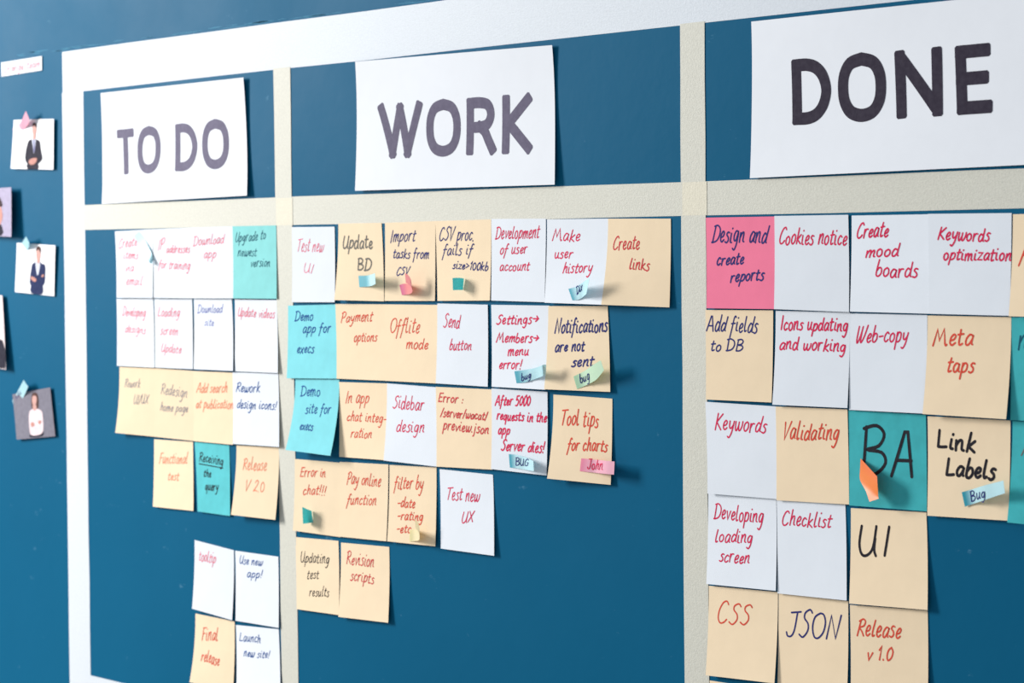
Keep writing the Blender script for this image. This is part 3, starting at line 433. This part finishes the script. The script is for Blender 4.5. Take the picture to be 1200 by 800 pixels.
FLAGS = [
 ['pale_blue',"pale blue flag curling over the 'Create items via email' note",[[-2.1909,1.5245,0.0007,-2.1804,1.5292,0.0007],[-2.1804,1.514,0.00091,-2.1683,1.5196,0.00091],[-2.167,1.5025,0.00254,-2.1569,1.5091,0.00234],[-2.1494,1.4944,0.00751,-2.1513,1.5015,0.00281],[-2.1526,1.493,0.0028599999999999997,-2.15,1.4987,0.00226]],None],
 ['shaded_end_blue',"pale blue flag with shade painted on its glued end sticking out of the 'Update BD' note",[[-1.7837,1.4805,0.00396,-1.7825,1.4693,0.00396],[-1.776,1.4805,0.00468,-1.7748,1.4696,0.00468],[-1.7681,1.4807,0.00566,-1.7673,1.4699,0.00566],[-1.7535,1.4818,0.01196,-1.7523,1.471,0.01196],[-1.7436,1.4831,0.015269999999999999,-1.7429,1.4728,0.015269999999999999]],None],
 ['rose',"rose pink curled flag on the 'Import tasks from CSV' note",[[-1.7213,1.4717,0.00297,-1.7176,1.4618,0.00297],[-1.7115,1.473,0.00466,-1.7095,1.4624,0.00466],[-1.6965,1.4729,0.01066,-1.6956,1.4634,0.01066],[-1.6915,1.4766,0.01319,-1.6904,1.4661,0.012289999999999999],[-1.6945,1.4811,0.01385,-1.6925,1.4709,0.01295],[-1.6999,1.4834,0.013730000000000001,-1.6996,1.4742,0.01283]],None],
 ['teal_flag',"small teal flag standing out of the 'CSV proc.' note",[[-1.6266,1.4782,0.0026,-1.628,1.4674,0.0026],[-1.6276,1.4789,0.00863,-1.6284,1.4674,0.00863],[-1.6296,1.4787,0.01399,-1.6292,1.4674,0.01399]],None],
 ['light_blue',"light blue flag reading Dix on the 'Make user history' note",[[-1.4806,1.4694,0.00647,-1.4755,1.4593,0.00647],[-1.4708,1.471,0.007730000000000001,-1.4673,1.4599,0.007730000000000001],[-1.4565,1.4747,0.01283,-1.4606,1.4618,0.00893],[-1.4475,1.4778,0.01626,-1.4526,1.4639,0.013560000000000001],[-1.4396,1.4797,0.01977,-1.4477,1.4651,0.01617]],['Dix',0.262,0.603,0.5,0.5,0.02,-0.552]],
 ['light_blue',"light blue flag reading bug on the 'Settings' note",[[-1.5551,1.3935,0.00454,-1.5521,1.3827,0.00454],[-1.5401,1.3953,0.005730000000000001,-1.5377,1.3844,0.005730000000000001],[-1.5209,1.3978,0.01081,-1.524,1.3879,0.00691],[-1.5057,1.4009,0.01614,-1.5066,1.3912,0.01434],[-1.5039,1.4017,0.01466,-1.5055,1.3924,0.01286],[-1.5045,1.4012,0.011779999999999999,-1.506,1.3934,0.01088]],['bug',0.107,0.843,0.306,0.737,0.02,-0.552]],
 ['pale_green',"pale green flag reading bug on the 'Notifications' note",[[-1.4763,1.3915,0.005,-1.4718,1.3806,0.005],[-1.4615,1.397,0.00554,-1.4586,1.3848,0.00534],[-1.444,1.4034,0.01126,-1.4424,1.3904,0.009460000000000001],[-1.4313,1.4076,0.01498,-1.4283,1.3991,0.01408]],['bug',0.139,0.701,0.45,0.731,0.02,-0.621]],
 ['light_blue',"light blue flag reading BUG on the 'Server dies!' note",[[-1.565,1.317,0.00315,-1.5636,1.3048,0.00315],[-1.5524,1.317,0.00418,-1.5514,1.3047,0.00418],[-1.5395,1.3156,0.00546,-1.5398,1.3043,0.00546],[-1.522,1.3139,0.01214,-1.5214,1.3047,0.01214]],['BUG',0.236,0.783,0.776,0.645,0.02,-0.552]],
 ['pink_flag',"pink flag reading John on the 'Tool tips' note",[[-1.4668,1.3192,0.00514,-1.4688,1.3077,0.00514],[-1.4568,1.3192,0.00551,-1.458,1.3077,0.00551],[-1.4458,1.3191,0.005719999999999999,-1.4473,1.3076,0.005719999999999999],[-1.4304,1.3196,0.01028,-1.4316,1.3081,0.01028],[-1.4182,1.3198,0.011699999999999999,-1.4191,1.3083,0.011699999999999999]],['John',0.217,0.756,0.67,0.728,0.02,-0.759]],
 ['teal_flag',"small teal flag standing out of the 'Error in chat' note",[[-1.8658,1.2412,0.00287,-1.8631,1.2296,0.00287],[-1.8652,1.2437,0.00923,-1.8699,1.2284,0.00533],[-1.8665,1.2462,0.01394,-1.8656,1.229,0.01394]],None],
 ['pale_yellow',"pale yellow curled flag on the 'filter by' note",[[-1.7081,1.2349,0.00393,-1.7082,1.2238,0.00393],[-1.699,1.2366,0.00544,-1.6987,1.2253,0.00544],[-1.6847,1.2384,0.012199999999999999,-1.6841,1.2282,0.012199999999999999],[-1.6827,1.244,0.013619999999999998,-1.6829,1.2337,0.01272],[-1.6875,1.2486,0.01421,-1.688,1.2399,0.01331]],None],
 ['orange',"orange flag curling out of the teal 'BA' note",[[-1.1532,1.338,0.0018700000000000001,-1.1283,1.3261,0.01243],[-1.1536,1.3292,0.00213,-1.127,1.3204,0.01359],[-1.1526,1.3213,0.0033799999999999998,-1.1263,1.3145,0.01388],[-1.1426,1.3136,0.00869,-1.1266,1.3105,0.01319],[-1.1365,1.3058,0.011689999999999999,-1.1258,1.3092,0.01349]],None],
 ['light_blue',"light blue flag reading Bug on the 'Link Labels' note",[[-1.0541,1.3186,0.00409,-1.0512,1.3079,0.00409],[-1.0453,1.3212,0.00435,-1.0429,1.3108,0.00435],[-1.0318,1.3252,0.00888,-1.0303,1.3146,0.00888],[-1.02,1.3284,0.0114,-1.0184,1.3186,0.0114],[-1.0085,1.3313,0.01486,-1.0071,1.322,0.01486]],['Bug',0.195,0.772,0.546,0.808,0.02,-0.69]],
 ['pink_flag','pink flag holding the upper portrait of a man',[[-2.4534,1.6565,0.00017999999999999998,-2.4521,1.6462,0.00017999999999999998],[-2.4395,1.6594,0.0012,-2.4358,1.6501,0.0012],[-2.4216,1.6639,0.0063,-2.4227,1.654,0.0024],[-2.4097,1.6703,0.0099,-2.4035,1.659,0.0081],[-2.4024,1.6739,0.011699999999999999,-2.3987,1.6647,0.0099]],None],
 ['pale_blue','pale blue flag holding the portrait of a man with crossed arms',[[-2.4408,1.512,0.00017999999999999998,-2.4301,1.5043,0.00017999999999999998],[-2.4324,1.5191,0.002,-2.4208,1.5098,0.002],[-2.4169,1.523,0.0081,-2.4083,1.5138,0.0072],[-2.4082,1.526,0.0108,-2.4027,1.5188,0.0099]],None],
 ['pale_blue','pale blue flag holding the portrait of a woman',[[-2.4646,1.3288,0.00023999999999999998,-2.4587,1.3168,0.00023999999999999998],[-2.4544,1.3362,0.0012,-2.4477,1.3252,0.0012],[-2.443,1.345,0.0024,-2.4333,1.3351,0.0024],[-2.4208,1.3553,0.0099,-2.4117,1.3475,0.009]],['ok',0.095,0.447,0.632,0.511,0.02,-0.414]],
]
SHEETS = [
 ['TO DO','white paper sheet headed TO DO in capitals greyed by painted haze','ink_haze',[[-2.254,1.6869,0.002],[-1.9739,1.6871,0.004],[-1.9689,1.5639,0.005],[-2.2555,1.5612,0.002]],[['T',[[0.1061,0.3433],[0.234,0.3416],[0.227,0.7442],[0.1266,0.7502]]],['O',[[0.2579,0.3307],[0.4243,0.335],[0.4187,0.7541],[0.2564,0.7545]]],['D',[[0.5259,0.3393],[0.6798,0.342],[0.6724,0.7544],[0.5237,0.7523]]],['O',[[0.7116,0.3258],[0.8911,0.3279],[0.8818,0.7567],[0.7066,0.7575]]]]],
 ['WORK','white paper sheet headed WORK in capitals greyed by painted haze','ink_half_haze',[[-1.7863,1.691,0.0035],[-1.5032,1.6868,0.0035],[-1.4995,1.5623,0.0045],[-1.7871,1.5642,0.0045]],[['W',[[0.1135,0.3373],[0.3561,0.3354],[0.3388,0.7584],[0.1394,0.7582]]],['O',[[0.3734,0.3307],[0.5504,0.3321],[0.5446,0.7652],[0.3731,0.7638]]],['R',[[0.5814,0.3383],[0.7208,0.336],[0.7205,0.7626],[0.5726,0.762]]],['K',[[0.7554,0.333],[0.9,0.3344],[0.892,0.7652],[0.7484,0.7656]]]]],
 ['DONE','white paper sheet headed DONE in near black capitals','ink_dark',[[-1.2667,1.6889,0.002],[-0.9812,1.6887,0.002],[-0.9826,1.5631,0.003],[-1.2674,1.5612,0.0035]],[['D',[[0.1471,0.2635],[0.2913,0.2717],[0.2936,0.6788],[0.1541,0.6792]]],['O',[[0.3144,0.2544],[0.4842,0.2641],[0.4869,0.6891],[0.3198,0.6847]]],['N',[[0.5127,0.2687],[0.6728,0.2663],[0.6787,0.6835],[0.5232,0.683]]],['E',[[0.7134,0.2728],[0.8309,0.2711],[0.8386,0.6844],[0.7252,0.6838]]]]],
]
PHOTOS = {
 'man_hands': [[-2.4497,1.6659,0.001],[-2.3545,1.6625,0.003],[-2.3572,1.6035,0.003],[-2.4533,1.6078,0.004]],
 'man_crossed': [[-2.4468,1.5188,0.001],[-2.3555,1.515,0.003],[-2.3612,1.4554,0.002],[-2.4497,1.4598,0.003]],
 'woman': [[-2.463,1.336,0.001],[-2.3718,1.348,0.003],[-2.3619,1.2907,0.003],[-2.4494,1.282,0.004]],
 'left_grey': [[-2.5493,1.5853,0.002],[-2.446,1.5852,0.008],[-2.4439,1.5258,0.01],[-2.5439,1.5295,0.006]],
 'left_lower': [[-2.5766,1.4599,0.001],[-2.478,1.4555,0.004],[-2.4666,1.366,0.007],[-2.568,1.3711,0.005]],
 'strip': [[-2.4772,1.7364,0.001],[-2.3826,1.7377,0.001],[-2.383,1.721,0.001],[-2.4771,1.7194,0.001]],
}
FIGURES = {
 'man_hands': [['trousers','suit_black',[[0.4,0.884],[0.634,0.88],[0.645,1.008],[0.411,1.013]]],['jacket','suit_black',[[0.475,0.398],[0.394,0.435],[0.354,0.56],[0.329,0.777],[0.4,0.901],[0.494,0.861],[0.634,0.897],[0.725,0.826],[0.744,0.761],[0.701,0.581],[0.673,0.442],[0.579,0.399]]],['shirt','shirt_white',[[0.483,0.392],[0.571,0.392],[0.559,0.56],[0.543,0.688],[0.513,0.56]]],['tie','tie_grey',[[0.517,0.414],[0.543,0.414],[0.561,0.603],[0.543,0.671],[0.525,0.603]]],['neck','skin',[[0.507,0.302],[0.565,0.302],[0.57,0.377],[0.532,0.405],[0.511,0.384]]],['face','skin',[[0.484,0.119],[0.504,0.098],[0.562,0.099],[0.582,0.142],[0.583,0.238],[0.563,0.313],[0.529,0.332],[0.502,0.302],[0.483,0.216]]],['hair','hair_dark',[[0.482,0.134],[0.493,0.082],[0.535,0.066],[0.581,0.093],[0.592,0.174],[0.577,0.142],[0.547,0.113],[0.502,0.117]]],['hands','skin_warm',[[0.43,0.836],[0.491,0.786],[0.605,0.774],[0.619,0.827],[0.571,0.892],[0.497,0.915],[0.44,0.887]]]],
 'man_crossed': [['trousers','suit_navy',[[0.428,0.809],[0.689,0.789],[0.701,0.988],[0.427,0.992]]],['jacket','suit_navy',[[0.514,0.361],[0.424,0.409],[0.397,0.542],[0.374,0.756],[0.422,0.848],[0.545,0.858],[0.691,0.836],[0.757,0.755],[0.77,0.63],[0.76,0.412],[0.675,0.38],[0.63,0.354]]],['shirt','shirt_white',[[0.516,0.361],[0.625,0.354],[0.617,0.489],[0.575,0.622],[0.537,0.532]]],['neck','skin',[[0.548,0.302],[0.618,0.297],[0.62,0.355],[0.581,0.386],[0.551,0.359]]],['face','skin',[[0.522,0.121],[0.553,0.091],[0.616,0.097],[0.637,0.143],[0.631,0.258],[0.599,0.327],[0.564,0.331],[0.538,0.283],[0.524,0.188]]],['hair','hair_brown',[[0.518,0.14],[0.525,0.073],[0.569,0.044],[0.624,0.058],[0.644,0.133],[0.628,0.163],[0.611,0.106],[0.553,0.102]]],['hand','skin_warm',[[0.39,0.677],[0.438,0.651],[0.543,0.695],[0.521,0.754],[0.429,0.723]]],['hand','skin_warm',[[0.674,0.622],[0.727,0.586],[0.738,0.623],[0.699,0.651]]]],
 'woman': [['skirt','suit_black',[[0.382,0.914],[0.686,0.87],[0.679,0.97],[0.38,0.978]]],['blouse','shirt_pink',[[0.507,0.385],[0.419,0.42],[0.373,0.57],[0.366,0.821],[0.395,0.926],[0.516,0.947],[0.657,0.924],[0.719,0.829],[0.736,0.608],[0.722,0.455],[0.613,0.393]]],['hair','hair_brown',[[0.5,0.13],[0.531,0.062],[0.594,0.049],[0.652,0.08],[0.671,0.154],[0.665,0.287],[0.636,0.384],[0.579,0.393],[0.497,0.379],[0.472,0.308]]],['neck','skin',[[0.518,0.302],[0.6,0.313],[0.596,0.395],[0.547,0.426],[0.507,0.385]]],['face','skin',[[0.518,0.144],[0.55,0.11],[0.605,0.118],[0.63,0.171],[0.613,0.258],[0.571,0.32],[0.527,0.315],[0.505,0.244]]],['hand','skin_warm',[[0.416,0.677],[0.489,0.668],[0.501,0.731],[0.429,0.758]]],['hand','skin_warm',[[0.612,0.662],[0.678,0.646],[0.681,0.691],[0.628,0.72]]]],
 'left_grey': [['jacket','suit_black',[[0.089,0.753],[0.266,0.62],[0.576,0.599],[0.731,0.739],[0.752,0.985],[0.088,0.996]]],['face','skin_warm',[[0.399,0.346],[0.533,0.258],[0.71,0.351],[0.776,0.562],[0.731,0.739],[0.576,0.849],[0.421,0.673]]],['hair','hair_dark',[[0.377,0.418],[0.444,0.184],[0.666,0.155],[0.777,0.351],[0.71,0.386],[0.533,0.294]]]],
 'left_lower': [['jacket','suit_black',[[0.1,0.694],[0.363,0.625],[0.95,0.613],[0.99,0.989],[0.043,0.996]]],['face','skin_warm',[[0.389,0.224],[0.573,0.13],[0.747,0.177],[0.777,0.349],[0.587,0.537],[0.419,0.433]]],['hair','hair_dark',[[0.34,0.298],[0.397,0.106],[0.624,0.045],[0.796,0.128],[0.784,0.267],[0.659,0.171],[0.48,0.194]]]],
}
STRIP_TEXT = ['Orange team', 0.052, 0.765, 0.958, 0.724, 0.01, -0.5]

# ---------------------------------------------------------------- the setting
w = box('wall_back', -4.6, 1.6, 0.0, 0.12, 0.0, 2.7, M['wall']); w['kind'] = 'structure'
w['label'] = 'blue painted wall with faint scuffs'
f = box('floor', -4.6, 1.6, -3.2, 0.0, -0.1, 0.0, M['floor']); f['kind'] = 'structure'

# ---------------------------------------------------------------- tape frame
def tape(name, pts, h, mat, label, group, th=0.00018):
    """pts: corners (x, z) counter-clockwise seen from the room"""
    n = len(pts)
    cx = sum(q[0] for q in pts) / n; cz = min(q[1] for q in pts)
    v = [(x, -h, z) for x, z in pts] + [(x, -h + th, z) for x, z in pts]
    fc = [tuple(range(n)), tuple(range(2 * n - 1, n - 1, -1))]
    for i in range(n):
        j = (i + 1) % n; fc.append((i, i + n, j + n, j))
    return tag(link(name, v, fc, mat, origin=(cx, 0, cz)), label, 'tape', group)

def wavy(x0, z0, x1, z1, w0, w1, amp, seed):
    """outline of a hand laid strip from (x0, z0) to (x1, z1), half widths w0 / w1 around the line"""
    r = random.Random(seed); n = 14; a = []; b = []
    dx, dz = x1 - x0, z1 - z0; l = math.hypot(dx, dz); nx, nz = -dz / l, dx / l
    for i in range(n + 1):
        t = i / n
        a.append((x0 + dx * t - nx * (w0 + r.uniform(-amp, amp)), z0 + dz * t - nz * (w0 + r.uniform(-amp, amp))))
        b.append((x0 + dx * t + nx * (w1 + r.uniform(-amp, amp)), z0 + dz * t + nz * (w1 + r.uniform(-amp, amp))))
    return a + b[::-1]
E_ = EYE
# pale streaks of old glue and scratched paint along the upper edge of the frame
sv, sf = [], []; rs = random.Random(12)
for _ in range(46):
    x0 = rs.uniform(-2.45, -1.25); ln = rs.uniform(0.006, 0.06); z0 = E_ + 0.2405 + rs.uniform(0.0002, 0.0035)
    th = rs.uniform(0.0002, 0.0007); k = len(sv)
    for i in range(5):
        t = i / 4; zz = z0 + rs.uniform(-.0004, .0004); hw = th * math.sin(math.pi * (0.08 + 0.84 * t))
        sv += [(x0 + ln * t, -0.00015, zz - hw), (x0 + ln * t, -0.00015, zz + hw)]
        if i: sf.append((k + 2 * i - 2, k + 2 * i, k + 2 * i + 1, k + 2 * i - 1))
sc = link('scratches', sv, sf, M['scratch'], parent=w); sc['kind'] = 'stuff'
tape('wide_tape', wavy(-2.3385, E_ + 0.2155, -0.35, E_ + 0.2170, 0.0240, 0.0240, 0.0004, 1), 0.00022, M['white_tape'],
     'wide white tape band running along the top of the board above the signs', 'wide white tape around the board')
tape('wide_tape', wavy(-2.3190, E_ - 0.60, -2.3165, E_ + 0.1920, 0.0225, 0.0235, 0.0005, 2), 0.00024, M['white_tape'],
     'wide white vertical tape band at the left edge of the board beside the portraits', 'wide white tape around the board')
tape('wide_tape', wavy(-2.297, E_ - 0.508, -0.35, E_ - 0.508, 0.0235, 0.0240, 0.0005, 3), 0.00022, M['white_tape'],
     'wide white tape band along the bottom, just showing at the lower left corner', 'wide white tape around the board')
tape('narrow_tape', wavy(-2.2965, E_ + 0.0465, -0.35, E_ + 0.0455, 0.0145, 0.0145, 0.0004, 4), 0.00030, M['cream_tape'],
     'cream masking tape running across below the three signs', 'cream masking tape dividing the board')
tape('narrow_tape', wavy(-1.9090, E_ - 0.484, -1.9115, E_ + 0.1935, 0.0145, 0.0140, 0.0004, 5), 0.00050, M['cream_tape'],
     'cream vertical masking tape between the TO DO and WORK columns', 'cream masking tape dividing the board')
tape('narrow_tape', wavy(-1.3318, E_ - 0.484, -1.3343, E_ + 0.1935, 0.0144, 0.0140, 0.0004, 6), 0.00050, M['cream_tape'],
     'cream vertical masking tape between the WORK and DONE columns', 'cream masking tape dividing the board')

# the warmer look where one tape lies over the other
for tp, (x0, x1) in zip([o for o in COL.objects if o.name.startswith('narrow_tape')][1:], ((-1.9237, -1.8953), (-1.3464, -1.3180))):
    zz = (EYE + 0.0320, EYE + 0.0600)
    link('tape_overlap', [(x0, -0.00056, zz[0]), (x1, -0.00056, zz[0]), (x1, -0.00056, zz[1]), (x0, -0.00056, zz[1])], [(0, 1, 2, 3)], M['cream_tape_double'], parent=tp)

# ---------------------------------------------------------------- sticky notes
for idx, (col, ink, pen, label, group, corners, lines) in enumerate(NOTES):
    rnd = random.Random(100 + idx)
    S = Sheet(corners, power=1.9, wave=0.00012, seed=idx)
    v, fc = sheet_mesh(S, 8, 10)
    org = ((corners[0][0] + corners[1][0]) / 2, 0.0, (corners[2][1] + corners[3][1]) / 2)
    note = tag(link('sticky_note', v, fc, M[col], origin=org, smooth=160), label, 'sticky note', group)
    if lines:
        v, fc = handwriting(S.at, lines, pen * 0.00092, rnd)
        link('handwriting', v, fc, M[ink], parent=note)

# ---------------------------------------------------------------- flags
class Strip:
    def __init__(s, st): s.st = st
    def row(s, t):
        n = len(s.st) - 1; f_ = min(max(t, 0), 1) * n; i = min(int(f_), n - 1); k = f_ - i
        g = [s.st[max(i - 1, 0)], s.st[i], s.st[i + 1], s.st[min(i + 2, n)]]
        out = []
        for m in range(6):
            a, b, c, d = (q[m] for q in g)
            if i == 0: a = 2 * b - c
            if i == n - 1: d = 2 * c - b
            out.append(0.5 * (2 * b + (c - a) * k + (2 * a - 5 * b + 4 * c - d) * k * k + (3 * b - a - 3 * c + d) * k ** 3))
        return out
    def at(s, u, v, lift=0.0):
        r = s.row(u)
        return (r[0] + (r[3] - r[0]) * v, -(r[2] + (r[5] - r[2]) * v + lift), r[1] + (r[4] - r[1]) * v)
for idx, (col, label, st, text) in enumerate(FLAGS):
    S = Strip(st); nu, nv = 30, 2
    v, fc = sheet_mesh(S, nu, nv, 0.0001)
    uv = [(i / nu, j / nv) for k in (0, 1) for j in range(nv + 1) for i in range(nu + 1)]
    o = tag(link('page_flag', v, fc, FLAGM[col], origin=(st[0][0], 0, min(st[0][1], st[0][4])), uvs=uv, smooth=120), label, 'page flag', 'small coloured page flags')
    if text:
        v, fc = handwriting(lambda u_, v_, l_=0.0: S.at(u_, v_, l_ * 2.2), [text], 0.00085, random.Random(500 + idx))
        link('handwriting', v, fc, M['navy'] if col != 'pink_flag' else M['crimson'], parent=o)

# ---------------------------------------------------------------- signs
HB = {  # heavy capitals: centre lines in a unit box (x right, y down)
 'T': [[(0, 0), (1, 0)], [(.5, 0), (.5, 1)]],
 'D': [[(0, 1), (0, 0)], 'C', [(0, 0), (.38, 0), (.68, .07), (.90, .24), (1, .5), (.90, .76), (.68, .93), (.38, 1), (0, 1)]],
 'O': ['C', [(.5, 0), (.80, .07), (.96, .26), (1, .5), (.96, .74), (.80, .93), (.5, 1), (.20, .93), (.04, .74), (0, .5), (.04, .26), (.20, .07), (.5, 0)]],
 'W': [[(0, 0), (.27, 1)], [(.27, 1), (.50, 0.02)], [(.50, 0.02), (.73, 1)], [(.73, 1), (1, 0)]],
 'R': [[(0, 0), (0, 1)], 'C', [(0, 0), (.45, 0), (.82, .06), (.95, .26), (.80, .46), (.45, .52), (0, .52)], 'C', [(.45, .52), (.66, .62), (.82, .80), (1, 1)]],
 'K': [[(0, 0), (0, 1)], [(.95, 0), (.08, .50)], [(.10, .47), (1, 1)]],
 'N': [[(0, 1), (0, 0)], [(0.05, .045), (.95, .955)], [(1, 1), (1, 0)]],
 'E': [[(0, 0), (0, 1)], [(0, 0), (.97, 0)], [(0, .48), (.88, .48)], [(0, 1), (1, 1)]],
}
for idx, (name, label, ink, corners, letters) in enumerate(SHEETS):
    S = Sheet(corners, power=1.0, bow=0.0045, wave=0.0005, seed=idx + 3)
    v, fc = sheet_mesh(S, 18, 12, 0.00015)
    org = ((corners[0][0] + corners[1][0]) / 2, 0.0, (corners[2][1] + corners[3][1]) / 2)
    sign = tag(link('paper_sign', v, fc, M['sheet'], origin=org, smooth=432), label, 'sign', 'paper column headings')
    wmm = math.hypot(corners[1][0] - corners[0][0], corners[1][1] - corners[0][1])
    hmm = math.hypot(corners[0][0] - corners[3][0], corners[0][1] - corners[3][1])
    for ch, q in letters:
        cap = ((q[3][1] + q[2][1]) - (q[0][1] + q[1][1])) / 2 * hmm
        lw = ((q[1][0] + q[2][0]) - (q[0][0] + q[3][0])) / 2 * wmm
        pen = cap * 0.19
        iu, iv = pen * 0.5 / lw, pen * 0.5 / cap
        vv, ff = [], []; smooth = False
        for n_, st in enumerate(HB[ch]):
            if st == 'C': smooth = True; continue
            P = catmull(st, 5) if smooth else [tuple(st[0][m] + (st[-1][m] - st[0][m]) * t / 6 for m in (0, 1)) for t in range(7)]
            smooth = False
            pts = []
            for (x, y) in P:
                x = iu + x * (1 - 2 * iu); y = iv + y * (1 - 2 * iv)
                u = (1 - x) * (1 - y) * q[0][0] + x * (1 - y) * q[1][0] + x * y * q[2][0] + (1 - x) * y * q[3][0]
                w_ = (1 - x) * (1 - y) * q[0][1] + x * (1 - y) * q[1][1] + x * y * q[2][1] + (1 - x) * y * q[3][1]
                pts.append(on_paper(S.at, u, w_, 0.00018))
            ribbon(pts, pen, vv, ff, square=True, lift=0.00002 * n_)
        link('letter', vv, ff, M[ink], parent=sign)

# ---------------------------------------------------------------- portrait prints
BG = {'man_hands': ('photo_white', 'small portrait print of a man in a dark suit with folded hands', 0),
      'man_crossed': ('photo_white', 'small portrait print of a man in a navy suit with crossed arms', 0),
      'woman': ('photo_grey', 'small grey portrait print of a woman in a pale blouse', 0),
      'left_grey': ('photo_purple', 'lilac grey portrait print cut off at the left edge above the middle', 0),
      'left_lower': ('photo_beige', 'pale portrait print with a dark jacket cut off at the left edge', 0)}
for idx, (key, (bgm, label, _)) in enumerate(BG.items()):
    corners = PHOTOS[key]
    S = Sheet(corners, power=1.3, seed=idx)
    v, fc = sheet_mesh(S, 8, 8, 0.0002)
    org = ((corners[0][0] + corners[1][0]) / 2, 0.0, (corners[2][1] + corners[3][1]) / 2)
    pr = tag(link('portrait_print', v, fc, M[bgm], origin=org, smooth=128), label, 'photo', 'portrait prints beside the board')
    for n_, (part, mat, uvp) in enumerate(FIGURES[key]):
        # smooth closed outline, filled as a fan around its centre
        P = uvp; m = len(P); out = []
        for i in range(m):
            a, b, c, d = P[i - 1], P[i], P[(i + 1) % m], P[(i + 2) % m]
            for t in (0, .34, .67):
                out.append([0.5 * (2 * b[k] + (c[k] - a[k]) * t + (2 * a[k] - 5 * b[k] + 4 * c[k] - d[k]) * t * t + (3 * b[k] - a[k] - 3 * c[k] + d[k]) * t ** 3) for k in (0, 1)])
        out = [[min(max(q[0], 0.0), 1.0), min(max(q[1], 0.0), 1.0)] for q in out]
        cu = sum(q[0] for q in P) / m; cv = sum(q[1] for q in P) / m
        lift = 0.00010 + 0.00006 * n_
        vv = [S.at(cu, cv, lift)] + [S.at(q[0], q[1], lift) for q in out]
        k = len(out)
        link('printed_' + part, vv, [(0, (i + 1) % k + 1, i + 1) for i in range(k)], M[mat], parent=pr)

corners = PHOTOS['strip']
S = Sheet(corners, power=1.0)
v, fc = sheet_mesh(S, 8, 2)
st = tag(link('paper_strip', v, fc, M['sheet'], origin=((corners[0][0] + corners[1][0]) / 2, 0, corners[3][1]), smooth=16), 'narrow white paper strip with faint pink writing at the upper left', 'label')
v, fc = handwriting(S.at, [STRIP_TEXT], 0.0013, random.Random(9))
link('handwriting', v, fc, M['strip_pink'], parent=st)
